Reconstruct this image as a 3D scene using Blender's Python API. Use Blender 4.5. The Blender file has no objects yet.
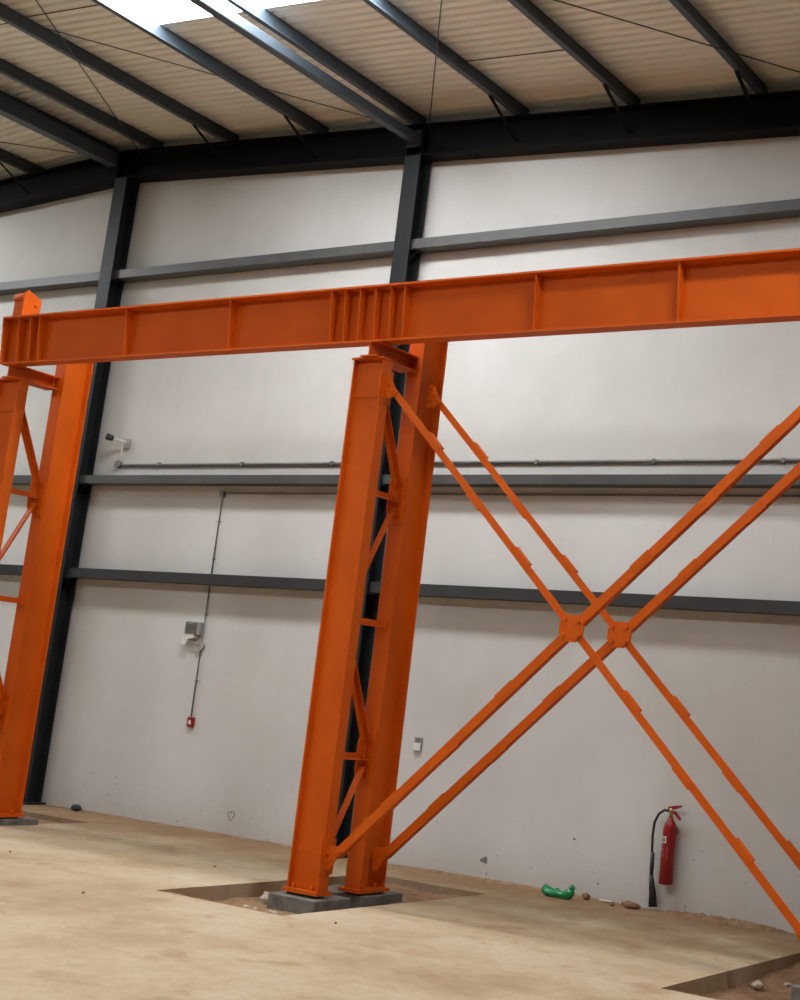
import bpy, bmesh, math, random
from mathutils import Vector, Matrix
random.seed(7)
scene = bpy.context.scene
C = scene.collection

# ------------------------------------------------------------------ camera
cd = bpy.data.cameras.new('camera')
cam = bpy.data.objects.new('camera', cd)
C.objects.link(cam)
scene.camera = cam
F, CX, CY = 1419.847, 594.925, 465.14
cd.sensor_fit = 'VERTICAL'
cd.sensor_height = 36.0
cd.sensor_width = 28.8
cd.lens = F * 36.0 / 1000.0
cd.shift_x = (400.0 - CX) / 1000.0
cd.shift_y = (CY - 500.0) / 1000.0
cd.clip_start = 0.05
cd.clip_end = 200
def rodrigues(w):
    w = Vector(w); return Matrix.Rotation(w.length, 3, w.normalized())
R = rodrigues((-1.95098995e-01, 5.23518754e-01, 4.78002370e-02)) @ Matrix(((1, 0, 0), (0, 0, -1), (0, 1, 0)))
right, down, fwd = Vector(R[0]), Vector(R[1]), Vector(R[2])
M = Matrix.Identity(4)
for i in range(3):
    M[i][0], M[i][1], M[i][2] = right[i], -down[i], -fwd[i]
M[2][3] = 1.55
cam.matrix_world = M

# ------------------------------------------------------------------ light, exposure
EXPOSURE = 0.0
SKYLIGHT = 40.0
FILL_POWER = 15.0
scene.view_settings.view_transform = 'Standard'
scene.view_settings.look = 'None'
scene.view_settings.gamma = 1.0
scene.view_settings.use_curve_mapping = False
scene.view_settings.exposure = EXPOSURE
w = bpy.data.worlds.new('world'); scene.world = w
w.use_nodes = True
bg = w.node_tree.nodes['Background']
bg.inputs[0].default_value = (0.75, 0.85, 1.0, 1)
bg.inputs[1].default_value = 0.6
# added fill lamp behind the camera; the front wall has no opening
dl = bpy.data.lights.new('fill_light_behind', 'AREA')
dl.shape = 'RECTANGLE'; dl.size = 5.0; dl.size_y = 4.5; dl.energy = FILL_POWER; dl.color = (1.0, 0.95, 0.88)
do = bpy.data.objects.new('fill_light_behind', dl); C.objects.link(do)
do.location = (2.0, -11.9, 2.4)
do.rotation_euler = (math.radians(90), 0, 0)

# ------------------------------------------------------------------ materials
def nt(name):
    m = bpy.data.materials.new(name); m.use_nodes = True
    t = m.node_tree
    return m, t, t.nodes['Principled BSDF']
def ramp(t, stops):
    r = t.nodes.new('ShaderNodeValToRGB')
    els = r.color_ramp.elements
    while len(els) < len(stops): els.new(0.5)
    for e, (p, c) in zip(els, stops):
        e.position = p; e.color = (*c, 1) if len(c) == 3 else c
    return r
def noise(t, scale, detail=4, rough=0.55, vec=None):
    n = t.nodes.new('ShaderNodeTexNoise')
    n.inputs['Scale'].default_value = scale; n.inputs['Detail'].default_value = detail
    n.inputs['Roughness'].default_value = rough
    if vec is None:
        g = t.nodes.new('ShaderNodeNewGeometry'); vec = g.outputs['Position']
    t.links.new(vec, n.inputs['Vector'])
    return n
def mixc(t, fac, a, b, mode='MIX'):
    x = t.nodes.new('ShaderNodeMix'); x.data_type = 'RGBA'; x.blend_type = mode
    for s, v in ((0, fac), (6, a), (7, b)):
        if hasattr(v, 'is_output'): t.links.new(v, x.inputs[s])
        elif s == 0: x.inputs[0].default_value = v
        else: x.inputs[s].default_value = (*v, 1)
    return x.outputs[2]
def math_(t, op, a, b=None, c=None, clamp=False):
    n = t.nodes.new('ShaderNodeMath'); n.operation = op; n.use_clamp = clamp
    for i, v in enumerate((a, b, c)):
        if v is None: continue
        if hasattr(v, 'is_output'): t.links.new(v, n.inputs[i])
        else: n.inputs[i].default_value = v
    return n.outputs[0]
def bump(t, bsdf, h, strength=0.2, dist=0.01):
    b = t.nodes.new('ShaderNodeBump'); b.inputs['Strength'].default_value = strength
    b.inputs['Distance'].default_value = dist
    t.links.new(h, b.inputs['Height']); t.links.new(b.outputs[0], bsdf.inputs['Normal'])
def paint(name, c1, c2, rough=0.5, scale=6, bumps=0.05, metal=0.0, spec=0.5):
    m, t, b = nt(name)
    n = noise(t, scale, 5)
    r = ramp(t, [(0.35, c1), (0.7, c2)])
    t.links.new(n.outputs[0], r.inputs[0]); t.links.new(r.outputs[0], b.inputs['Base Color'])
    b.inputs['Roughness'].default_value = rough; b.inputs['Metallic'].default_value = metal
    b.inputs['Specular IOR Level'].default_value = spec
    n2 = noise(t, scale * 20, 2)
    bump(t, b, n2.outputs[0], bumps, 0.004)
    return m
ORANGE = paint('orange_steel_paint', (0.57, 0.090, 0.002), (0.64, 0.108, 0.003), 0.55, 3, 0.06, spec=0.2)
DARK = paint('dark_grey_steel_paint', (0.013, 0.0145, 0.016), (0.02, 0.0215, 0.023), 0.5, 3, 0.05, spec=0.2)
PURLIN = paint('sky_tinted_purlin_steel', (0.045, 0.060, 0.075), (0.06, 0.078, 0.095), 0.45, 3, 0.05, spec=0.35)  # blue-grey sky glow is put into the base colour of the steel
SHADE_STEEL = paint('shade_black_steel', (0.004, 0.0042, 0.005), (0.007, 0.007, 0.008), 0.6, 3, 0.05, spec=0.08)  # darker copy of the frame steel, roof shade put into its colour
GIRT = paint('grey_steel_primer', (0.06, 0.06, 0.06), (0.085, 0.084, 0.082), 0.5, 4, 0.05)
CHARCOAL = paint('charcoal_steel_paint', (0.020, 0.021, 0.022), (0.030, 0.031, 0.032), 0.5, 4, 0.05)
GALV = paint('galvanised_conduit', (0.16, 0.155, 0.15), (0.26, 0.25, 0.24), 0.45, 20, 0.05, 0.4)
RODM = paint('dark_rod_steel', (0.03, 0.028, 0.026), (0.05, 0.046, 0.042), 0.5, 10)
BLOCK = paint('grey_grout_concrete', (0.12, 0.105, 0.09), (0.22, 0.20, 0.175), 0.9, 9, 0.6)
RED = paint('red_cylinder_paint', (0.24, 0.006, 0.009), (0.29, 0.009, 0.012), 0.3, 5, 0.02)
BLACK = paint('black_rubber', (0.010, 0.010, 0.011), (0.018, 0.018, 0.018), 0.5, 30, 0.05)
BRASS = paint('pale_brass', (0.45, 0.36, 0.2), (0.5, 0.4, 0.24), 0.35, 30, 0.02, 0.8)
WHITEP = paint('white_plastic', (0.62, 0.61, 0.58), (0.72, 0.71, 0.68), 0.5, 20, 0.02)
GREYP = paint('grey_plastic', (0.30, 0.29, 0.27), (0.38, 0.37, 0.34), 0.5, 20, 0.02)
LOUVRE = paint('dull_grey_louvre', (0.13, 0.125, 0.11), (0.18, 0.17, 0.15), 0.6, 20, 0.02)
LABELW = paint('white_paper_label', (0.6, 0.58, 0.52), (0.7, 0.68, 0.62), 0.7, 40, 0.02)
INK = paint('dark_ink', (0.03, 0.03, 0.035), (0.05, 0.05, 0.05), 0.7, 40, 0.0)
PINK = paint('faded_pink_print', (0.45, 0.10, 0.12), (0.5, 0.14, 0.16), 0.5, 40, 0.0)
BRICK = paint('reddish_brown_rubble', (0.17, 0.085, 0.05), (0.30, 0.17, 0.10), 0.95, 14, 0.6)
STONE = paint('pale_concrete_crumb', (0.42, 0.36, 0.28), (0.6, 0.54, 0.44), 0.95, 20, 0.5)
def green_m():
    m, t, b = nt('green_bottle_plastic')
    b.inputs['Base Color'].default_value = (0.015, 0.33, 0.10, 1)
    b.inputs['Roughness'].default_value = 0.25
    b.inputs['Transmission Weight'].default_value = 0.35
    n = noise(t, 60, 3); bump(t, b, n.outputs[0], 0.3, 0.01)
    return m
GREEN = green_m()
def sky_m():
    m, t, b = nt('translucent_rooflight_sheet')
    b.inputs['Base Color'].default_value = (0.8, 0.85, 0.9, 1)
    b.inputs['Emission Color'].default_value = (0.93, 0.97, 1.0, 1)
    b.inputs['Emission Strength'].default_value = SKYLIGHT
    return m
SKYM = sky_m()
def wall_m():
    m, t, b = nt('off_white_wall')
    g = t.nodes.new('ShaderNodeNewGeometry'); sep = t.nodes.new('ShaderNodeSeparateXYZ')
    t.links.new(g.outputs['Position'], sep.inputs[0])
    n = noise(t, 0.9, 6, 0.6)
    r = ramp(t, [(0.3, (0.535, 0.52, 0.495)), (0.7, (0.62, 0.608, 0.588))])
    t.links.new(n.outputs[0], r.inputs[0])
    # vertical panel joints, one metre apart
    fr = math_(t, 'FRACT', math_(t, 'MULTIPLY', sep.outputs[0], 0.95))
    d = math_(t, 'ABSOLUTE', math_(t, 'SUBTRACT', fr, 0.5))
    line = math_(t, 'MULTIPLY', math_(t, 'LESS_THAN', d, 0.006), 0.10)
    c = mixc(t, line, r.outputs[0], (0.42, 0.39, 0.35))
    # dust and splashes on the lowest part of the wall
    n2 = noise(t, 14, 6, 0.7)
    low = math_(t, 'SUBTRACT', 1.0, math_(t, 'DIVIDE', sep.outputs[2], 0.45), clamp=True)
    low = math_(t, 'MULTIPLY', low, low)
    spl = math_(t, 'MULTIPLY', low, math_(t, 'MULTIPLY', n2.outputs[0], 0.55))
    c = mixc(t, spl, c, (0.36, 0.27, 0.19))
    n3 = noise(t, 26, 2, 0.5)
    sp = math_(t, 'GREATER_THAN', n3.outputs[0], 0.745)
    near = math_(t, 'LESS_THAN', sep.outputs[2], 0.55)
    c = mixc(t, math_(t, 'MULTIPLY', math_(t, 'MULTIPLY', sp, near), 0.8), c, (0.10, 0.08, 0.065))
    t.links.new(c, b.inputs['Base Color'])
    b.inputs['Roughness'].default_value = 0.75
    b.inputs['Specular IOR Level'].default_value = 0.25
    n4 = noise(t, 45, 4); bump(t, b, n4.outputs[0], 0.15, 0.006)
    return m
WALL = wall_m()
HALL = paint('dull_grey_cladding', (0.10, 0.095, 0.09), (0.14, 0.135, 0.125), 0.7, 2)
def ceil_m():
    m, t, b = nt('white_liner_sheet')
    n = noise(t, 1.3, 5)
    r = ramp(t, [(0.3, (0.80, 0.79, 0.71)), (0.7, (0.86, 0.85, 0.78))])
    t.links.new(n.outputs[0], r.inputs[0]); t.links.new(r.outputs[0], b.inputs['Base Color'])
    b.inputs['Roughness'].default_value = 0.55
    return m
CEIL = ceil_m()
def floor_m():
    m, t, b = nt('dusty_concrete')
    g = t.nodes.new('ShaderNodeNewGeometry'); sep = t.nodes.new('ShaderNodeSeparateXYZ')
    t.links.new(g.outputs['Position'], sep.inputs[0])
    n = noise(t, 0.8, 8, 0.62)
    r = ramp(t, [(0.30, (0.37, 0.265, 0.155)), (0.5, (0.49, 0.385, 0.255)), (0.70, (0.58, 0.49, 0.365))])
    t.links.new(n.outputs[0], r.inputs[0])
    n2 = noise(t, 2.2, 7, 0.65)
    st = ramp(t, [(0.54, (0, 0, 0)), (0.68, (1, 1, 1))])
    t.links.new(n2.outputs[0], st.inputs[0])
    c = mixc(t, math_(t, 'MULTIPLY', st.outputs[0], 0.6), r.outputs[0], (0.34, 0.20, 0.09))
    # swept-up dirt lying along the foot of the wall
    n3 = noise(t, 1.7, 6, 0.65)
    edge = math_(t, 'ADD', sep.outputs[1], math_(t, 'MULTIPLY', math_(t, 'SUBTRACT', n3.outputs[0], 0.5), 2.2))
    dirt = math_(t, 'MULTIPLY', math_(t, 'SUBTRACT', edge, 9.45), 0.8, clamp=True)
    c = mixc(t, math_(t, 'MULTIPLY', dirt, 0.85), c, (0.22, 0.128, 0.062))
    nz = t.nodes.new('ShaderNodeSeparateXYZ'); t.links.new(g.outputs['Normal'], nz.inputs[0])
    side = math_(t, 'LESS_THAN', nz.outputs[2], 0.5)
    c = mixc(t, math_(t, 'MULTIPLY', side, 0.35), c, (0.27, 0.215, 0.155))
    n6 = noise(t, 11, 9, 0.8)
    mot = ramp(t, [(0.38, (0.74, 0.66, 0.55)), (0.62, (1.0, 1.0, 1.0))])
    t.links.new(n6.outputs[0], mot.inputs[0])
    c = mixc(t, 0.42, c, mot.outputs[0], 'MULTIPLY')
    n5 = noise(t, 38, 3, 0.6)
    sp = math_(t, 'GREATER_THAN', n5.outputs[0], 0.73)
    c = mixc(t, math_(t, 'MULTIPLY', sp, 0.55), c, (0.20, 0.13, 0.075))
    t.links.new(c, b.inputs['Base Color'])
    b.inputs['Roughness'].default_value = 0.85
    b.inputs['Specular IOR Level'].default_value = 0.25
    n4 = noise(t, 30, 6, 0.65); bump(t, b, n4.outputs[0], 0.35, 0.01)
    return m
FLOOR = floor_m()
def soil_m():
    m, t, b = nt('sandy_soil')
    n = noise(t, 9, 8, 0.7)
    r = ramp(t, [(0.3, (0.20, 0.10, 0.05)), (0.6, (0.36, 0.22, 0.12)), (0.8, (0.50, 0.36, 0.23))])
    t.links.new(n.outputs[0], r.inputs[0]); t.links.new(r.outputs[0], b.inputs['Base Color'])
    b.inputs['Roughness'].default_value = 0.95
    n4 = noise(t, 60, 5, 0.7); bump(t, b, n4.outputs[0], 0.8, 0.02)
    return m
SOIL = soil_m()

# ------------------------------------------------------------------ mesh helpers
class MB:
    def __init__(self): self.v = []; self.f = []; self.smooth = []
    def add(self, vs, fs, smooth=False):
        o = len(self.v); self.v += [tuple(p) for p in vs]
        for f in fs: self.f.append([i + o for i in f]); self.smooth.append(smooth)
        return self
    def box(self, x0, x1, y0, y1, z0, z1):
        vs = [(x, y, z) for z in (z0, z1) for y in (y0, y1) for x in (x0, x1)]
        return self.add(vs, [(0, 2, 3, 1), (4, 5, 7, 6), (0, 1, 5, 4), (2, 6, 7, 3), (0, 4, 6, 2), (1, 3, 7, 5)])
    def prism(self, prof, p0, p1, u, v):
        """profile [(a,b)] in the frame u,v, swept from p0 to p1"""
        p0, p1, u, v = Vector(p0), Vector(p1), Vector(u), Vector(v)
        n = len(prof)
        vs = [p0 + u * a + v * b for a, b in prof] + [p1 + u * a + v * b for a, b in prof]
        fs = [(i, (i + 1) % n, n + (i + 1) % n, n + i) for i in range(n)]
        fs += [tuple(reversed(range(n))), tuple(range(n, 2 * n))]
        return self.add(vs, fs)
    def tube(self, pts, r, seg=10, caps=True):
        pts = [Vector(p) for p in pts]; n = len(pts)
        rs = r if isinstance(r, (list, tuple)) else [r] * n
        ref = None; vs = []
        for i, p in enumerate(pts):
            d = (pts[min(i + 1, n - 1)] - pts[max(i - 1, 0)]).normalized()
            if ref is None:
                ref = d.orthogonal().normalized()
            ref = (ref - d * ref.dot(d)).normalized(); b = d.cross(ref)
            for k in range(seg):
                a = 2 * math.pi * k / seg
                vs.append(p + (ref * math.cos(a) + b * math.sin(a)) * rs[i])
        fs = [(i * seg + k, i * seg + (k + 1) % seg, (i + 1) * seg + (k + 1) % seg, (i + 1) * seg + k)
              for i in range(n - 1) for k in range(seg)]
        self.add(vs, fs, True)
        if caps:
            o = len(self.v) - n * seg
            self.f.append([o + k for k in reversed(range(seg))]); self.smooth.append(False)
            self.f.append([o + (n - 1) * seg + k for k in range(seg)]); self.smooth.append(False)
        return self
    def bolt(self, p, axis, r=0.013, h=0.014):
        axis = Vector(axis).normalized()
        return self.tube([Vector(p), Vector(p) + axis * h], r, 6)
    def build(self, name, mat, parent=None, bevel=0.0, **props):
        me = bpy.data.meshes.new(name)
        me.from_pydata([Vector(p) for p in self.v], [], self.f)
        bm = bmesh.new(); bm.from_mesh(me); bmesh.ops.recalc_face_normals(bm, faces=bm.faces); bm.to_mesh(me); bm.free()
        me.polygons.foreach_set('use_smooth', self.smooth)
        me.materials.append(mat); me.update()
        o = bpy.data.objects.new(name, me); C.objects.link(o)
        if parent is not None:
            o.parent = parent
            base = parent
            off = Vector((0, 0, 0))
            while base is not None: off += Vector(base.location); base = base.parent
            o.location = -off
        if bevel:
            b = o.modifiers.new('bevel', 'BEVEL'); b.width = bevel; b.segments = 1; b.limit_method = 'ANGLE'
        for k, v in props.items(): o[k] = v
        return o
def bolts(parent, pts, axis, r=.014, h=.016, mat=None):
    for p in pts:
        m = MB(); m.bolt(p, axis, r, h); m.build('bolt', mat or ORANGE, parent)
def thing(name, label, cat, loc, group=None):
    o = bpy.data.objects.new(name, None); C.objects.link(o); o.empty_display_size = 0.1
    o.location = loc; o['label'] = label; o['category'] = cat
    if group: o['group'] = group
    return o
def tag(o, label, cat, group=None, kind=None):
    o['label'] = label; o['category'] = cat
    if group: o['group'] = group
    if kind: o['kind'] = kind
    return o
def copy_tree(root, delta):
    c = root.copy(); C.objects.link(c); c.location = Vector(root.location) + Vector(delta)
    for ch in list(root.children):
        k = ch.copy(); C.objects.link(k); k.parent = c
        for g in list(ch.children):
            q = g.copy(); C.objects.link(q); q.parent = k
    return c
def isec(h, b, tf, tw):
    """I profile: h along u, b along v, centred"""
    H, B, W = h / 2, b / 2, tw / 2
    return [(-H, -B), (-H + tf, -B), (-H + tf, -W), (H - tf, -W), (H - tf, -B), (H, -B),
            (H, B), (H - tf, B), (H - tf, W), (-H + tf, W), (-H + tf, B), (-H, B)]
X_, Y_, Z_ = Vector((1, 0, 0)), Vector((0, 1, 0)), Vector((0, 0, 1))

# ------------------------------------------------------------------ roof geometry
RX = -13.32                       # ridge
SL = 0.057
def zt(x): return 7.63 - SL * abs(x - RX)      # top of the rafters
WY = 11.1                         # inner face of the end wall
PUR = 0.165

# ------------------------------------------------------------------ setting: floor
RECESS = [(-12.95, -11.62, 7.8, 10.38), (-7.96, -6.745, 7.80, 10.32), (-3.9, -2.65, 7.95, 10.6)]
def slab():
    m = MB()
    xs = [-21.0]; 
    for r in RECESS: xs += [r[0], r[1]]
    xs.append(9.0)
    Y0, Y1 = -12.0, 11.4
    top = 0.0; bot = -0.26
    for i in range(len(xs) - 1):
        x0, x1 = xs[i], xs[i + 1]
        rec = [r for r in RECESS if abs(r[0] - x0) < 1e-6]
        if not rec: m.box(x0, x1, Y0, Y1, bot, top)
        else:
            _, _, a, b = rec[0]
            m.box(x0, x1, Y0, a, bot, top); m.box(x0, x1, b, Y1, bot, top)
    return m
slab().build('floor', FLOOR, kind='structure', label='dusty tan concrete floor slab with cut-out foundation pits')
for (a, b, c, d), lab in zip(RECESS, ('sandy soil in the foundation pit under the left crane column pair',
                                       'sandy soil in the foundation pit under the middle crane column pair',
                                       'sandy soil in the foundation pit at the bottom right corner')):
    m = MB(); nx, ny = 30, 56; vs = []
    for j in range(ny + 1):
        for i in range(nx + 1):
            x = a + (b - a) * i / nx; y = c + (d - c) * j / ny
            t = max(0.0, min(1.0, (c + 0.6 - y) / 0.55)); t = t * t * (3 - 2 * t)
            h = -0.115 + 0.095 * t + 0.055 * max(0.0, min(1.0, (y - d + 1.3) / 0.9))
            h += (random.random() - 0.5) * 0.018 + 0.014 * math.sin(7 * x + 3 * y) * math.sin(5 * y - x)
            vs.append((x, y, min(h, -0.004)))
    fs = [(j * (nx + 1) + i, j * (nx + 1) + i + 1, (j + 1) * (nx + 1) + i + 1, (j + 1) * (nx + 1) + i)
          for j in range(ny) for i in range(nx)]
    m.add(vs, fs, True)
    o = m.build('soil', SOIL); tag(o, lab, 'soil', kind='stuff')

# walls
m = MB()
m.add([(-21, WY, -0.2), (9, WY, -0.2), (9, WY, zt(9) + .3), (RX, WY, zt(RX) + .3), (-21, WY, zt(-21) + .3),
       (-21, WY + .2, -0.2), (9, WY + .2, -0.2), (9, WY + .2, zt(9) + .3), (RX, WY + .2, zt(RX) + .3), (-21, WY + .2, zt(-21) + .3)],
      [(0, 1, 2, 3, 4), (9, 8, 7, 6, 5), (0, 5, 6, 1), (1, 6, 7, 2), (2, 7, 8, 3), (3, 8, 9, 4), (4, 9, 5, 0)])
m.build('wall_back', WALL, kind='structure')
MB().box(-21.2, -21, -12, 11.3, -.2, zt(-21) + .4).build('wall_left', HALL, kind='structure')
MB().box(9, 9.2, -12, 11.3, -.2, zt(9) + .4).build('wall_right', HALL, kind='structure')
MB().box(-21.2, 9.2, -12.2, -12, -.2, 8.2).build('wall_front', HALL, kind='structure')

# ceiling liner: ribbed sheets running down the slope, with rooflight bays left open
SKY = []
def sky_bay(x0, x1, y0, y1): SKY.append((x0, x1, y0, y1))
sky_bay(-10.36, -6.45, 7.8, 8.64)
sky_bay(-3.0, -0.2, 6.1, 6.8)  # unseen bay, added to brighten the right braces and pit
sky_bay(-10.36, -4.0, -0.9, 0.0)  # unseen rear bay, added to light the floor and bounce onto the ceiling
LSKY = [(-20.2, -16.28, 7.8, 8.64), (-20.2, -16.28, -0.9, 0.0)]  # unseen bays mirrored across the ridge, added to light the left side
def ribs(m, x0, x1, y0, y1):
    P = 0.115
    k = math.floor(y0 / P); ys = []
    y = k * P
    while y < y1 + P:
        ys += [(y, 0.0), (y + 0.070, 0.0), (y + 0.078, 0.032), (y + 0.107, 0.032)]
        y += P
    ys = [(max(y0, min(y1, a)), b) for a, b in ys if y0 - P < a < y1 + P]
    vs = []
    for a, b in ys:
        for x in (x0, x1):
            vs.append((x, a, zt(x) + PUR + b))
    for a, b in ys:
        for x in (x0, x1):
            vs.append((x, a, zt(x) + PUR + b + 0.03))
    n = len(ys)
    fs = [(2 * i, 2 * i + 1, 2 * i + 3, 2 * i + 2) for i in range(n - 1) if abs(ys[i][0] - ys[i + 1][0]) > 1e-5]
    o = 2 * n
    fs += [(o + 2 * i, o + 2 * i + 2, o + 2 * i + 3, o + 2 * i + 1) for i in range(n - 1) if abs(ys[i][0] - ys[i + 1][0]) > 1e-5]
    m.add(vs, fs)
m = MB()
ycuts = sorted({-12.0, 11.2} | {y for s in SKY + LSKY for y in s[2:]})
for y0, y1 in zip(ycuts[:-1], ycuts[1:]):
    x = -21.0
    for a, b in sorted((s[0], s[1]) for s in LSKY if s[2] <= y0 + 1e-6 and s[3] >= y1 - 1e-6):
        ribs(m, x, a, y0, y1); x = b
    ribs(m, x, RX, y0, y1)
for y0, y1 in zip(ycuts[:-1], ycuts[1:]):
    open_ = sorted((s[0], s[1]) for s in SKY if s[2] <= y0 + 1e-6 and s[3] >= y1 - 1e-6)
    x = RX
    for a, b in open_:
        ribs(m, x, a, y0, y1); x = b
    ribs(m, x, 9.0, y0, y1)
m.build('ceiling', CEIL, kind='structure', label='ribbed white liner sheets of the roof')
for i, (x0, x1, y0, y1) in enumerate(SKY + LSKY):
    m = MB()
    vs = [(x, y, zt(x) + PUR + 0.004 + d) for d in (0, 0.012) for y in (y0, y1) for x in (x0, x1)]
    m.add(vs, [(0, 2, 3, 1), (4, 5, 7, 6), (0, 1, 5, 4), (2, 6, 7, 3), (0, 4, 6, 2), (1, 3, 7, 5)])
    m.build('window_%d' % (i + 1), SKYM, kind='structure', label='bright translucent rooflight sheet, first one seen, rest added for light')
    t = MB()
    for yy in (y0, y1):
        t.prism([(-.025, -.004), (.025, -.004), (.025, .002), (-.025, .002)], (x0, yy, zt(x0) + PUR - .002), (x1, yy, zt(x1) + PUR - .002), Y_, Z_)
    t.build('trim_%d' % (i + 1), WHITEP, kind='structure')

# ------------------------------------------------------------------ dark building frame
YF = 10.97                         # centre line of gable frame
COLX = [-13.32, -8.954, -4.0]
COLLAB = ['dark wall column under the roof ridge, behind the left orange column pair',
          'dark wall column behind the middle orange column pair',
          'dark wall column just past the right edge of the photo, behind the cross bracing']
COLPH = [6.03, 3.59, 2.51]
for x, lab in zip(COLX, COLLAB):
    t = thing('wall_column', lab, 'column', (x, YF, 0), 'dark steel columns of the end wall')
    MB().prism(isec(.195, .2, .012, .008), (x, 10.9675, 0.02), (x, 10.9675, zt(x) - .346), Y_, X_).build('column_shaft', DARK, t)
    b = MB().box(x - .15, x + .15, YF - .14, WY - .006, 0.001, .02)
    b.build('base_plate', DARK, t)
    for s in (-1, 1):
        for z in COLPH:
            mm = MB(); mm.box(min(x + s * .005, x + s * .15), max(x + s * .005, x + s * .15), YF - .075, YF + .07, z - .009, z - .001)
            mm.prism([(0, 0), (.13, 0), (.0, -.14)], (x + s * .006, YF - .01, z - .009), (x + s * .006, YF - .002, z - .009), X_ * s, Z_)
            mm.build('girt_cleat', DARK, t)

def rafter(x0, x1, name, label):
    t = thing(name, label, 'beam', (x0, YF, zt(x0) - .17), 'dark rafters of the end wall')
    h = .345
    prof = isec(h, .2, .014, .008)
    MB().prism(prof, (x0, YF, zt(x0) - h / 2), (x1, YF, zt(x1) - h / 2), Z_, Y_).build('rafter_section', SHADE_STEEL, t)
    s = 1 if x1 > x0 else -1
    for cx in COLX:
        if (cx - x0) * s >= -0.01 and (cx - x1) * s < 0:
            for q in (-1, 1):
                xx = cx + q * .096
                if (xx - x0) * s < 0: continue
                MB().box(xx - .005, xx + .005, YF - .095, YF + .095, zt(xx) - h + .015, zt(xx) - .016).build('stiffener_plate', SHADE_STEEL, t)
    return t
rafter(RX, 9.0, 'rafter', 'dark rafter along the top of the wall, sloping down right from the ridge')
rafter(RX, -21.0, 'rafter', 'dark rafter in the top left corner, sloping down left from the ridge')

# purlins (Z sections) on the rafters
PX = [(-12.95, 'dark purlin just right of the ridge, meeting the rafter at the left wall column'),
      (-11.72, 'grey roof purlin, first one right of the ridge pair of purlins'),
      (-10.37, 'roof purlin along the left edge of the bright rooflight'),
      (-9.02, 'roof purlin directly above the tie tube at the middle wall column'),
      (-7.73, 'roof purlin, first one right of the middle wall column'),
      (-6.45, 'roof purlin, second one right of the middle wall column'),
      (-5.12, 'roof purlin nearest the top right corner of the photo'),
      (-13.69, 'dark purlin just left of the ridge, above the ridge tie tube'),
      (-15.05, 'dark purlin in the top left corner, left of the ridge')]
YB = -11.9
for x, lab in PX:
    t = thing('roof_purlin', lab, 'purlin', (x, YF, zt(x)), 'roof purlins')
    s = 1 if x > RX else -1
    z0 = zt(x) + .002; H = PUR - .006; th = .006; B = .06
    prof = [(0, 0), (B, 0), (B, .018), (B - th, .018), (B - th, th), (th, th), (th, H), (th - B, H), (th - B, H - .018),
            (2 * th - B, H - .018), (2 * th - B, H - th), (0, H - th)]
    prof = [(a * 1, b) for a, b in prof]
    m = MB().prism(prof, (x, YB, z0), (x, WY, z0), X_, Z_)
    m.build('purlin_section', PURLIN, t)
    if x not in (-12.95, -13.69, -9.02):
        f = MB(); f.prism([(-.02, -.003), (.02, -.003), (.02, .003), (-.02, .003)], (x + .01, 10.40, zt(x) + .005), (x + .01, YF - .03, zt(x) - .25), X_, Y_)
        f.build('fly_brace', SHADE_STEEL, t)

# tie tubes under the purlins at the column tops
def tie(x, dz, s, lab):
    t = thing('tie_tube', lab, 'tube', (x, YF, zt(x) + dz), 'horizontal tie tubes')
    zc = zt(x) + dz
    MB().prism([(-s, -s), (s, -s), (s, s), (-s, s)], (x, YB, zc), (x, YF - .105, zc), X_, Z_).build('tube_section', PURLIN, t, bevel=.008)
    MB().box(x - .09, x + .09, YF - .115, YF - .1, zc - .09, zc + .09).build('end_plate', DARK, t)
tie(-8.954, -.165, .05, 'square tie tube running to the top of the middle wall column')
tie(-13.5, -.10, .075, 'dark tie tube running to the ridge above the left wall column')

# roof bracing rods
def rod(p, q, r, lab):
    z = lambda a: zt(a) - .05
    o = MB().tube([(p[0], p[1], z(p[0])), (q[0], q[1], z(q[0]))], r * .65, 8).build('bracing_rod', RODM)
    tag(o, lab, 'rod', 'roof bracing rods')
rod((-13.05, 10.86), (-9.0, 4.9), .010, 'thin bracing rod slanting from the ridge at the left wall column to the top edge')
rod((-9.02, 10.86), (-13.1, 5.8), .009, 'long thin bracing rod slanting from the middle wall column towards the top left corner')
rod((-8.78, 10.86), (-4.2, 5.1), .010, 'thin bracing rod rising steeply from the middle wall column to the top edge')
rod((-4.15, 10.86), (-8.9, 5.5), .010, 'thin bracing rod slanting across the top right ceiling to the right edge')
rod((-13.6, 10.86), (-17.2, 7.2), .009, 'thin bracing rod left of the ridge in the top left corner')
for x0, x1, y, lab in [(-12.93, -11.72, 8.08, 'sag rod between the ridge purlin and the next purlin at the left edge'),
                       (-11.66, -10.38, 8.03, 'sag rod between the two purlins left of the bright rooflight'),
                       (-7.72, -6.45, 9.84, 'sag rod between the two purlins right of the middle wall column')]:
    o = MB().tube([(x0, y, zt(x0) + .08), (x1, y, zt(x1) + .08)], .006, 8).build('sag_rod', RODM)
    tag(o, lab, 'rod', 'sag rods between purlins')

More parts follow.
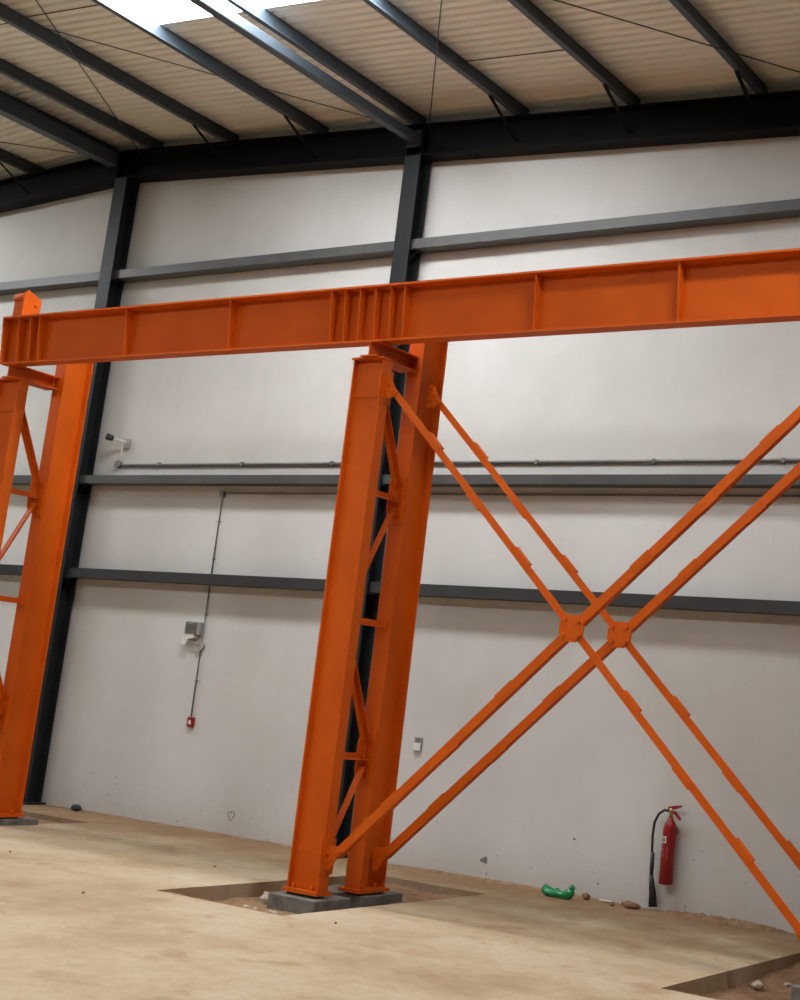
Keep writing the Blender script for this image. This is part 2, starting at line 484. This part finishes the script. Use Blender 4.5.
# wall girts
def girt(z0, zface, spans, mat, labs, cat='rail'):
    for (x0, x1), lab in zip(spans, labs):
        yb = WY - .003; yf = 10.92; th = .006
        prof = [(yf, z0), (yf, z0 + zface), (yf + th, z0 + zface), (yf + th, z0 + th), (yb - th, z0 + th), (yb - th, z0 + zface), (yb, z0 + zface), (yb, z0)]
        o = MB().prism(prof, (x0, 0, 0), (x1, 0, 0), Y_, Z_).build('wall_girt', mat)
        tag(o, lab, cat, 'wall girts')
SP = [(-20.9, -13.326), (-13.314, -8.960), (-8.948, -4.006)]
girt(6.04, .10, SP, GIRT, ['top grey wall rail, left of the left dark column', 'top grey wall rail, between the two dark wall columns', 'top grey wall rail, right of the middle dark column'])
girt(3.60, .09, SP, GIRT, ['middle grey wall rail, left of the left dark column', 'middle grey wall rail under the upper conduit, between the two dark columns', 'middle grey wall rail, right of the middle dark column'])
girt(2.52, .107, SP, CHARCOAL, ['lowest charcoal wall rail, left of the left dark column', 'lowest charcoal wall rail crossed by the vertical conduit, between the two columns', 'lowest charcoal wall rail behind the cross bracing'])

# ------------------------------------------------------------------ crane structure
def crane_pair(xf, y0, zp, label):
    """front post (flanges facing +-X) and rear post (flanges facing +-Y), laced together"""
    root = thing('crane_column', label, 'column', (xf, y0 + .3, zp), 'orange laced crane columns')
    fy0, fy1 = y0, y0 + .11
    fyc = (fy0 + fy1) / 2
    h = .31
    zc = 4.19
    fp = MB().prism(isec(h, fy1 - fy0, .013, .009), (xf, fyc, zp + .05), (xf, fyc, zc), X_, Y_).build('front_post', ORANGE, root)
    MB().box(xf - .165, xf + .168, fy0 - .02, fy1 + .02, zc, zc + .014).build('cap_plate', ORANGE, fp)
    MB().box(xf - .185, xf + .162, fy0 - .018, fy1 + .045, zp + .022, zp + .05).build('base_plate', ORANGE, fp)
    for z in (zp + .345, zc - .012):
        MB().box(xf - h / 2 + .013, xf + h / 2 - .013, fyc - .014, fyc - .0035, z - .29, z).build('web_plate', ORANGE, fp)
    for sx in (-1, 1):
        for sy in (fy0 + .022, fy1 - .022):
            MB().tube([(xf + sx * .09 - .02, sy, zp + .03), (xf + sx * .09 - .02, sy, zp + .085)], .012, 8).build('anchor_bolt', ORANGE, fp)
    # rear post
    xr = xf + (.11 if xf < -10 else .09); ry0, ry1 = y0 + .48, y0 + .80; ryc = (ry0 + ry1) / 2; b = .15
    rp = MB().prism(isec(ry1 - ry0, b, .014, .010), (xr, ryc, zp + .045), (xr, ryc, 4.66), Y_, X_).build('rear_post', ORANGE, root)
    MB().box(xr - .11, xr + .10, ry0 - .03, ry1 + .03, zp + .018, zp + .045).build('base_plate', ORANGE, rp)
    MB().box(xr - .09, xr + .09, ry0 - .01, ry1 + .01, 4.66, 4.675).build('cap_plate', ORANGE, rp)
    for sx in (-1, 1):
        for sy in (ry0 + .08, ry1 - .08):
            MB().tube([(xr + sx * .035, sy, zp + .03), (xr + sx * .035, sy, zp + .08)], .011, 8).build('anchor_bolt', ORANGE, rp)
    # cross beam on the front post, tied to the rear post
    cb = MB().prism(isec(.128, .18, .010, .008), (xf + .03, y0 - .05, zc + .014 + .064), (xf + .03, ry0 - .001, zc + .014 + .064), Z_, X_).build('cross_beam', ORANGE, root)
    # lacing
    g = .026
    def angle(p, q, name='lacing_bar'):
        p, q = Vector(p), Vector(q); dd = (q - p).normalized(); n = X_; v = dd.cross(n).normalized()
        MB().prism([(0, -g), (.007, -g), (.007, g - .007), (.06, g - .007), (.06, g), (0, g)], p, q, n, v).build(name, ORANGE, root)
    xl = xr - .015
    for zn in (3.13, 1.06):
        gm = MB(); gm.prism([(-.09, -.17), (0, -.17), (0, .17), (-.09, .17), (-.11, .1), (-.11, -.1)], (xl + .0, ry0 - .004, zn), (xl - .012, ry0 - .004, zn), Y_, Z_)
        gp = gm.build('gusset_plate', ORANGE, root)
        cl = MB().box(xl + .0, xr + b / 2 - .012, ry0 - .014, ry0 - .001, zn - .2, zn + .2).build('cleat_plate', ORANGE, root)
        bolts(cl, [(xr + .022, ry0 - .014, zn + dz) for dz in (-.14, -.05, .05, .14)], (0, -1, 0))
        bolts(gp, [(xl + .002, ry0 - .06, zn + dz) for dz in (-.13, .13)], (1, 0, 0))
        bolts(gp, [(xl + .009, ry0 - .06, zn)], (1, 0, 0), .013, .02)
        angle((xl, fy1 + .0, zn), (xl, ry0 - .03, zn), 'strut_bar')
        yb = fyc + .01
        for s in (1, -1):
            zt_ = zn + s * .82
            if zt_ < zp + .1: zt_ = zp + .16
            angle((xl, ry0 - .05, zn + s * .09), (xl, yb, zt_))
    zn = 2.105
    angle((xl, fy1, zn), (xl, ry0 + .0, zn), 'strut_bar')
    MB().box(xl - .002, xl + .055, ry0 - .05, ry0 - .001, zn - .035, zn + .035).build('cleat_plate', ORANGE, root)
    return root
PAIRS = [(-11.76, 8.68, .06, 'orange laced crane column at the left edge, carrying the end of the long beam'),
         (-7.30, 8.635, .0, 'orange laced crane column in the middle, where the long beam is joined'),
         (-3.08, 8.635, .05, 'orange laced crane column at the right edge, at the far end of the cross bracing')]
for a in PAIRS: crane_pair(*a)

# concrete blocks below the posts
def block(x0, x1, y0, y1, z0, z1, lab):
    m = MB(); nx, ny = 6, 6
    m.box(x0, x1, y0, y1, z0, z1)
    o = m.build('concrete_block', BLOCK, bevel=.006)
    tag(o, lab, 'block', 'concrete footing blocks')
LB = ['left', 'middle', 'right']
FB = ['grey concrete block under the front post of the left orange column', 'grey concrete block under the front post of the middle orange column', 'grey concrete block in the bottom right corner pit, under the front post']
RB = ['grey concrete block under the rear post of the left orange column', 'grey concrete block under the rear post of the middle orange column', 'grey concrete block under the rear post of the right orange column']
for (xf, y0, zp, _), a, b in zip(PAIRS, FB, RB):
    block(xf - (.255 if xf < -4 else .235), xf + .215, y0 - .085, y0 + .33, -.13, zp + .0, a)
    block(xf - .30, xf + .21, y0 + .47, y0 + 1.0, -.13, zp + .0, b)
    for ya, yb_, l in ((y0 + .0, y0 + .2, 'front'), (y0 + .53, y0 + .93, 'rear')):
        pass
# grout packs that carry the base plates
for (xf, y0, zp, _), n in zip(PAIRS, LB):
    o = MB().box(xf - .15, xf + .12, y0 + .005, y0 + .12, zp, zp + .022).build('grout_pad', CHARCOAL)
    tag(o, 'thin dark packing between base plate and block under the %s front post' % n, 'packing', 'dark packing under base plates')
    o = MB().box(xf + .02, xf + .16, y0 + .49, y0 + .79, zp, zp + .018).build('grout_pad', CHARCOAL)
    tag(o, 'thin dark packing between base plate and block under the %s rear post' % n, 'packing', 'dark packing under base plates')

# runway beam
BY0, BY1 = 8.585, 8.785; BYC = (BY0 + BY1) / 2
ZB0, ZB1 = 4.334, 4.795
bt = thing('runway_beam', 'long orange crane runway beam across the photo on top of the orange columns', 'beam', (-5, BYC, ZB0))
XE = -11.85
HB = ZB1 - ZB0; TF, BF, TW = .115, .065, .005
MB().prism([(0, -BF), (.016, -BF), (.016, -TW), (HB - .016, -TW), (HB - .016, -TF), (HB, -TF), (HB, TF), (HB - .016, TF), (HB - .016, TW), (.016, TW), (.016, BF), (0, BF)],
           (XE, BYC, ZB0), (1.5, BYC, ZB0), Z_, Y_).build('beam_section', ORANGE, bt)
ST = [-11.64, -11.47, -11.34, -10.16, -8.875, -7.74, -7.595, -7.44, -7.28, -7.125, -6.985, -5.747, -4.538, -3.57, -3.42, -3.27, -3.11, -2.96, -2.81]
for x in ST:
    for q in (-1, 1):
        MB().prism([(TW - .001, .015), (BF - .006, .015), (TF - .012, HB - .015), (TW - .001, HB - .015)], (x - .006, BYC, ZB0), (x + .006, BYC, ZB0), Y_ * q, Z_).build('stiffener_plate', ORANGE, bt)
MB().prism([(-BF, 0), (BF, 0), (TF, HB), (-TF, HB)], (XE - .010, BYC, ZB0), (XE + .0, BYC, ZB0), Y_, Z_).build('end_plate', ORANGE, bt)

# end stop on the beam
es = thing('end_stop', 'orange crane end stop standing on the left end of the long beam', 'stop', (-11.68, BYC, ZB1))
MB().prism([(-.10, 0), (.085, 0), (.10, .12), (.10, .20), (-.055, .265), (-.10, .22)], (-11.62, BYC - .01, ZB1 + .002), (-11.60, BYC - .01, ZB1 + .002), Y_, Z_).build('stop_plate', ORANGE, es)
MB().box(-11.76, -11.62, BYC - .09, BYC + .06, ZB1 + .002, ZB1 + .15).build('support_bracket', ORANGE, es)
MB().tube([(-11.80, BYC - .05, ZB1 + .195), (-11.76, BYC - .05, ZB1 + .195), (-11.64, BYC - .05, ZB1 + .195), (-11.62, BYC - .05, ZB1 + .195)], [.035, .05, .05, .045], 16).build('buffer', ORANGE, es)
bolts(es, [(-11.60, BYC + .03, ZB1 + .14)], (1, 0, 0))

# cross bracing between the middle and the right columns
def cross(y, xl, xr, zlo, zhi, label, flat):
    root = thing('cross_brace', label, 'brace', ((xl + xr) / 2, y, (zlo + zhi) / 2), 'orange cross braces')
    a, b = Vector((xl, y, zlo)), Vector((xr, y, zhi))
    c, d = Vector((xl, y, zhi)), Vector((xr, y, zlo))
    mid = (a + b) / 2
    def member(p, q, hw, dep, name):
        dd = (q - p).normalized(); v = dd.cross(Y_).normalized()
        if v.z > 0: v = -v          # v points down
        # lipped channel: front face, soffit leg
        prof = [(0, -hw), (0, hw), (dep, hw), (dep, hw - .007), (.007, hw - .007), (.007, -hw)]
        o = MB().prism(prof, p, q, Y_, v).build(name, ORANGE, root)
        o2 = MB()
        prof2 = [(dep, -hw), (dep + .007, -hw), (dep + .007, hw * .9), (dep, hw * .9)]
        L = (q - p).length; n = max(1, round(L / .68)); k = 0
        for i in range(1, n):
            s = p + dd * (L * i / n)
            up = 1 if i % 2 else -1
            e0, e1 = (-hw - .007, hw - .02) if up > 0 else (-hw + .02, hw + .008)
            MB().prism([(-.003, e0), (dep * .8, e0), (dep * .8, e1), (-.003, e1)], s - dd * .09, s + dd * .09, Y_, v).build('batten_plate', ORANGE, root)
        return o
    u = (b - a).normalized(); w_ = (d - c).normalized()
    member(a + u * .04, mid - u * .07, .034, .06, 'brace_bar')
    member(mid + u * .07, b - u * .04, .034, .06, 'brace_bar')
    member(c + w_ * .04, mid - w_ * .07, .028, .05, 'brace_bar')
    member(mid + w_ * .07, d - w_ * .04, .028, .05, 'brace_bar')
    # centre plate
    R_ = .105; poly = []
    for k in range(8):
        ang = math.radians(22.5 + 45 * k); rr = R_ * (1.0 if k % 2 else 1.02)
        poly.append((rr * math.cos(ang), rr * math.sin(ang) * .98))
    gp = MB().prism(poly, (mid.x, y - .02, mid.z), (mid.x, y - .002, mid.z), X_, Z_).build('centre_plate', ORANGE, root)
    for dd in (u, -u, w_, -w_):
        p = mid + dd * .078; bolts(gp, [(p.x, y - .02, p.z)], (0, -1, 0), .017, .018)
    # end gussets
    for p, sx, sz in ((a, 1, 1), (b, -1, -1), (c, 1, -1), (d, -1, 1)):
        xg = p.x
        e_ = .047 if flat else .055
        poly = [(-e_ * sx, -.10 * sz), (-.01 * sx, -.10 * sz), (.05 * sx, .0 * sz), (.085 * sx, .05 * sz), (.04 * sx, .09 * sz), (-e_ * sx, .09 * sz)]
        g_ = MB().prism(poly, (xg, y - .016, p.z), (xg, y - .002, p.z), X_, Z_).build('end_gusset', ORANGE, root)
        for dx, dz in ((-.025, -.075), (-.025, .03), (.0, -.02), (.045, .045)):
            bolts(g_, [(xg + dx * sx, y - .016, p.z + dz * sz)], (0, -1, 0), .012, .015)
        if flat:
            MB().box(min(xg - .048 * sx, xg - .036 * sx), max(xg - .048 * sx, xg - .036 * sx), y - .09, y + .07, p.z - .13, p.z + .13).build('end_plate', ORANGE, root)
    return root
cross(8.69, -7.095, -3.285, .31, 3.97, 'front orange cross brace, the one nearer the camera', 1)
cross(9.28, -7.10, -3.15, .28, 4.03, 'rear orange cross brace, the one nearer the wall', 0)

# ------------------------------------------------------------------ services on the wall
t = thing('conduit', 'long horizontal conduit on the wall just above the middle wall rail', 'conduit', (-12.84, 11.06, 3.84))
MB().tube([(-12.84, 11.0825, 3.835), (-4.0, 11.0825, 3.845), (-3.2, 11.0825, 3.845)], .0155, 10).build('pipe', GALV, t)
for k in range(7): MB().box(-12.2 + k * 1.25, -12.17 + k * 1.25, 11.062, 11.099, 3.817, 3.862).build('saddle_clip', GALV, t)
MB().tube([(-12.84, 11.099, 3.845), (-12.84, 11.05, 3.845)], .042, 18).build('junction_box', GALV, t)
MB().tube([(-12.84, 11.075, 3.86), (-12.80, 11.075, 4.10)], .010, 8).build('riser_pipe', WHITEP, t)
t = thing('wall_lamp', 'small dark spotlight on a white arm above the left end of the upper conduit', 'lamp', (-12.8, 11.06, 4.1))
MB().tube([(-12.76, 11.099, 4.10), (-12.76, 11.02, 4.10), (-12.90, 10.97, 4.13)], .016, 10).build('arm', WHITEP, t)
MB().tube([(-12.87, 10.98, 4.12), (-12.89, 10.965, 4.13), (-12.94, 10.94, 4.145)], [.02, .036, .04], 14).build('lamp_head', BLACK, t)
MB().box(-12.80, -12.72, 11.07, 11.099, 4.03, 4.14).build('wall_bracket', GREYP, t)

t = thing('conduit', 'thin conduit just under the middle wall rail, turning down the wall between the columns', 'conduit', (-11.156, 11.06, 3.5))
MB().tube([(-3.2, 11.083, 3.535), (-11.09, 11.083, 3.52), (-11.135, 11.083, 3.505), (-11.156, 11.083, 3.46), (-11.157, 11.083, 2.632)], .008, 10).build('pipe', GALV, t)
MB().tube([(-11.157, 11.083, 2.515), (-11.158, 11.083, 1.13)], .008, 10).build('pipe', GALV, t)
MB().box(-11.18, -11.13, 11.06, 11.099, 3.48, 3.54).build('elbow_box', GALV, t)
for z in (3.2, 2.8, 2.2, 1.5): MB().box(-11.175, -11.139, 11.072, 11.099, z, z + .012).build('saddle_clip', GALV, t)
MB().tube([(-11.157, 11.099, 1.87), (-11.157, 11.06, 1.87)], .04, 18).build('junction_box', GREYP, t)
MB().tube([(-11.16, 11.06, 1.88), (-11.25, 11.05, 1.905), (-11.30, 11.04, 1.93)], .010, 8).build('branch_pipe', GREYP, t)

t = thing('wall_sounder', 'boxy grey louvred unit on the wall left of the vertical conduit', 'unit', (-11.28, 11.05, 2.0))
MB().box(-11.375, -11.175, 11.03, 11.098, 1.985, 2.125).build('housing', GREYP, t, bevel=.006)
lv = MB()
lv.box(-11.365, -11.20, 11.022, 11.031, 1.992, 2.117)
for k in range(7):
    z = 2.0 + k * .0165
    lv.prism([(0, 0), (-.012, -.006), (-.012, -.003), (0, .006)], (-11.36, 11.025, z), (-11.205, 11.025, z), Y_, Z_)
lv.build('louvre', LOUVRE, t)
MB().prism([(0, 0.01), (.17, 0.01), (.17, -.03), (.09, -.05), (.07, -.105), (.0, -.105)], (-11.395, 11.02, 1.985), (-11.395, 11.07, 1.985), X_, Z_).build('lower_bracket', WHITEP, t)

t = thing('call_point', 'small red call point at the bottom end of the vertical conduit', 'call point', (-11.157, 11.08, 1.08))
MB().box(-11.195, -11.105, 11.065, 11.098, 1.03, 1.13).build('case', RED, t, bevel=.005)
MB().prism([(-.022, -.025), (.022, -.025), (.012, .02), (-.012, .02)], (-11.15, 11.062, 1.08), (-11.15, 11.066, 1.08), X_, Z_).build('push_plate', WHITEP, t)

t = thing('wall_socket', 'small grey socket on the wall right of the middle orange column', 'socket', (-8.19, 11.08, 1.12))
MB().box(-8.232, -8.148, 11.078, 11.098, 1.06, 1.19).build('back_box', GREYP, t, bevel=.004)
MB().box(-8.228, -8.152, 11.072, 11.0785, 1.065, 1.135).build('face_plate', WHITEP, t)
MB().box(-8.215, -8.165, 11.070, 11.0785, 1.15, 1.178).build('switch', LOUVRE, t)

# heart scrawled on the wall
hp = []
for k in range(25):
    a = 2 * math.pi * k / 24
    hp.append((-10.43 + .045 * math.sin(a) ** 3, 11.0985, .205 + .0034 * (13 * math.cos(a) - 5 * math.cos(2 * a) - 2 * math.cos(3 * a) - math.cos(4 * a))))
o = MB().tube(hp, .003, 6).build('heart_scrawl', LOUVRE); tag(o, 'small grey heart scrawled low on the wall left of the middle column', 'scrawl')

for cx, cz, sc, lab in ((-7.31, .17, .05, 'dark flaked patch of paint low on the wall right of the middle column'),
                        (-6.40, .47, .022, 'tiny dark flaked spot on the wall above the green bottle')):
    poly = []
    for k in range(11):
        a = 2 * math.pi * k / 11; rr = sc * random.uniform(.45, 1.1); poly.append((rr * math.cos(a), rr * .7 * math.sin(a)))
    o = MB().prism(poly, (cx, WY - .0018, cz), (cx, WY - .0003, cz), X_, Z_).build('flaked_patch', LOUVRE); tag(o, lab, 'flaked patch')

# ------------------------------------------------------------------ fire extinguisher
ex, ey, ez = -5.44, 11.02, .225
t = thing('fire_extinguisher', 'red fire extinguisher with black hose hanging on the wall', 'extinguisher', (ex, ey, ez))
def lathe(m, cx, cy, prof, seg=24):
    vs = []
    for r, z in prof:
        for k in range(seg):
            a = 2 * math.pi * k / seg; vs.append((cx + r * math.cos(a), cy + r * math.sin(a), z))
    fs = [(i * seg + k, i * seg + (k + 1) % seg, (i + 1) * seg + (k + 1) % seg, (i + 1) * seg + k) for i in range(len(prof) - 1) for k in range(seg)]
    m.add(vs, fs, True)
    o = len(m.v) - len(prof) * seg
    m.f.append([o + k for k in reversed(range(seg))]); m.smooth.append(False)
    m.f.append([o + (len(prof) - 1) * seg + k for k in range(seg)]); m.smooth.append(False)
    return m
lathe(MB(), ex, ey, [(.052, ez), (.058, ez + .008), (.058, ez + .44), (.054, ez + .475), (.042, ez + .505), (.024, ez + .525), (.019, ez + .55)]).build('cylinder', RED, t)
lathe(MB(), ex, ey, [(.016, ez + .545), (.016, ez + .575), (.022, ez + .58), (.022, ez + .61), (.012, ez + .625)], 14).build('valve', BRASS, t)
hm = MB()
hm.prism([(-.03, .0), (.04, .012), (.09, .035), (.092, .048), (.03, .04), (-.03, .026)], (ex, ey - .012, ez + .605), (ex, ey + .012, ez + .605), X_, Z_)
hm.prism([(-.02, -.01), (.03, -.012), (.085, -.06), (.095, -.052), (.045, .008), (-.02, .012)], (ex, ey - .010, ez + .59), (ex, ey + .010, ez + .59), X_, Z_)
hm.build('handle', RED, t)
hose = []
P0 = [(ex - .015, ey, ez + .595), (ex - .06, ey - .005, ez + .60), (ex - .11, ey - .01, ez + .565), (ex - .145, ey - .01, ez + .49), (ex - .155, ey - .005, ez + .38), (ex - .15, ey, ez + .25), (ex - .14, ey, ez + .15)]
MB().tube(P0, .011, 10).build('hose', BLACK, t)
MB().tube([(ex - .143, ey, ez + .24), (ex - .14, ey, ez + .12), (ex - .138, ey, ez + .05)], [.017, .018, .016], 12).build('grip', BLACK, t)
MB().tube([(ex - .138, ey, ez + .06), (ex - .125, ey, ez - .02), (ex - .11, ey, ez - .10), (ex - .10, ey, ez - .195)], [.017, .024, .031, .037], 16).build('discharge_horn', BLACK, t)
def wrap(m, a0, a1, z0, z1, r):
    n = 6; vs = []
    for k in range(n + 1):
        a = a0 + (a1 - a0) * k / n
        for rr in (r, r + .0012):
            for z in (z0, z1): vs.append((ex + rr * math.cos(a), ey + rr * math.sin(a), z))
    fs = []
    for k in range(n):
        o = 4 * k
        fs += [(o + 2, o + 3, o + 7, o + 6), (o, o + 4, o + 5, o + 1), (o, o + 2, o + 6, o + 4), (o + 1, o + 5, o + 7, o + 3)]
    fs += [(0, 1, 3, 2), (4 * n, 4 * n + 2, 4 * n + 3, 4 * n + 1)]
    return m.add(vs, fs)
ang = lambda d: math.radians(d)
lb = wrap(MB(), ang(-140), ang(-88), ez + .335, ez + .39, .058).build('label_sticker', LABELW, t)
ik = MB(); wrap(ik, ang(-128), ang(-121), ez + .348, ez + .378, .0592); wrap(ik, ang(-108), ang(-101), ez + .348, ez + .378, .0592)
wrap(ik, ang(-128), ang(-101), ez + .372, ez + .379, .0592); wrap(ik, ang(-128), ang(-101), ez + .346, ez + .352, .0592); wrap(ik, ang(-117), ang(-112), ez + .356, ez + .368, .0592)
ik.build('label_print', INK, lb)
pk = MB()
for k in range(4):
    z = ez + .305 - k * .026
    for a in range(-140, -98, 9):
        if random.random() < .8: wrap(pk, ang(a), ang(a + 5.5), z, z + .015, .058)
for k in range(9):
    z = ez + .30 - k * .012; wrap(pk, ang(-82), ang(-70), z, z + .005, .058)
pk.build('printed_text', PINK, t)
MB().box(ex - .03, ex + .03, ey + .05, WY - .001, ez + .42, ez + .46).build('wall_hook', BLACK, t)

# ------------------------------------------------------------------ crushed green bottle
def crumple(o, amt):
    for v in o.data.vertices:
        v.co += Vector((random.uniform(-1, 1), random.uniform(-1, 1), random.uniform(-1, 1))) * amt
t = thing('plastic_bottle', 'crushed green plastic bottle lying on the floor against the wall', 'bottle', (-6.33, 10.80, 0))
def bp(x, y, z): return (-6.47 + (x + 6.47) * .84 + .14, 10.80 + (y - 10.96) * .6, z * .72)
pts = [bp(*p) for p in [(-6.66, 10.99, .085), (-6.645, 10.985, .07), (-6.60, 10.98, .05), (-6.54, 10.97, .045), (-6.49, 10.965, .055), (-6.44, 10.96, .042), (-6.40, 10.955, .045), (-6.36, 10.95, .06), (-6.325, 10.945, .095), (-6.315, 10.945, .13)]]
rr = [.020, .036, .040, .030, .038, .030, .034, .042, .038, .030]
o = MB().tube(pts, rr, 14).build('body', GREEN, t); crumple(o, .006)
MB().tube([bp(-6.315, 10.945, .125), bp(-6.312, 10.94, .15), bp(-6.318, 10.94, .175)], [.026, .020, .017], 12).build('neck', GREEN, t)
o = MB().tube([bp(-6.655, 10.99, .07), bp(-6.64, 10.99, .125)], [.026, .014], 10).build('crushed_base', GREEN, t); crumple(o, .004)

# ------------------------------------------------------------------ rubble and dirt along the wall
def rock(cx, cy, s, mat, lab, cat='rubble', flat=.6, grp='rubble along the wall', sx=1.0, z=0):
    bm = bmesh.new(); bmesh.ops.create_icosphere(bm, subdivisions=2, radius=1)
    for v in bm.verts:
        n = 1 + random.uniform(-.22, .22); v.co = Vector((v.co.x * s * sx * n, v.co.y * s * n, v.co.z * s * flat * n))
    zmin = min(v.co.z for v in bm.verts)
    for v in bm.verts: v.co.z -= zmin
    me = bpy.data.meshes.new('rubble_piece'); bm.to_mesh(me); bm.free(); me.materials.append(mat)
    o = bpy.data.objects.new('rubble_piece', me); C.objects.link(o); o.location = (cx, cy, z)
    tag(o, lab, cat, grp); return o
rock(-5.70, 10.92, .05, BRICK, 'reddish broken brick lying left of the extinguisher horn', sx=1.7, flat=.6)
rock(-5.84, 10.86, .022, BRICK, 'small reddish brick chip in front of the broken brick left of the extinguisher')
rock(-6.16, 10.98, .035, BRICK, 'brown lump of rubble right of the green bottle', flat=.8)
rock(-6.0, 11.03, .03, STONE, 'flat pale chip right of the green bottle', sx=2.2, flat=.35)
rock(-12.60, 11.02, .045, CHARCOAL, 'dark chunk lying at the foot of the wall near the left column', sx=1.4, flat=.8)
rock(-4.16, 9.45 + .0, .04, STONE, 'pale stone at the edge of the bottom right pit', flat=.7) if False else None
rock(-3.78, 9.15, .04, STONE, 'pale stone in the bottom right pit below the slab edge', flat=.7, z=-.125)
for i in range(10):
    x = -3.72 + random.uniform(-.08, .45); y = 8.4 + random.uniform(0, 1.9)
    o = rock(x, y, random.uniform(.012, .024), STONE, 'small pale crumb scattered in the bottom right pit', z=-.112, grp='crumbs in the bottom right pit')
for i in range(12):
    x = -7.62 + random.uniform(-.12, .55); y = 8.40 + random.uniform(-.18, .1)
    z = -.125 + .118 * max(0, min(1, (8.55 - y) / .7)) - .02
    rock(x, y, random.uniform(.012, .022), STONE, 'small pale crumb scattered in front of the middle front block', z=z, grp='crumbs by the middle block')
rock(-7.72, 8.75, .055, STONE, 'pale lump of concrete beside the left corner of the middle front block', z=-.13, flat=.9)
for x, y, l in ((-8.75, 9.2, 'dark pebble on the floor left of the middle column'), (-9.95, 8.1, 'dark pebble on the floor at left centre of the photo'),
                (-8.03, 7.2, 'dark pebble on the floor at the bottom left'), (-6.35, 7.9, 'dark chip on the floor near the bottom edge')):
    rock(x, y, .011, BRICK, l, 'pebble', grp='pebbles on the floor')
# ridge of swept dirt along the wall foot
def dirt_strip(x0, x1, y0, w_, h, lab):
    m = MB(); n = 60; k = 8; vs = []
    for i in range(n + 1):
        x = x0 + (x1 - x0) * i / n
        e = math.sin(math.pi * i / n) ** .5
        ww = w_ * (.5 + .7 * random.random()) * e
        for j in range(k + 1):
            s = j / k
            y = y0 - ww * (1 - s)
            vs.append((x, y, .002 + h * e * (math.sin(math.pi * min(1, s * .75))) * (.45 + .9 * random.random())))
    m.add(vs, [(i * (k + 1) + j, i * (k + 1) + j + 1, (i + 1) * (k + 1) + j + 1, (i + 1) * (k + 1) + j) for i in range(n) for j in range(k)], True)
    o = m.build('dirt_ridge', SOIL); tag(o, lab, 'dirt', kind='stuff')
dirt_strip(-5.44, -4.35, 11.09, .22, .035, 'ridge of brown dirt along the wall foot right of the extinguisher')
dirt_strip(-8.3, -5.9, 11.09, .10, .018, 'thin line of dirt along the wall foot behind the middle column and bottle')
dirt_strip(-13.1, -9.0, 11.09, .08, .016, 'thin line of dirt along the wall foot between the two wall columns')
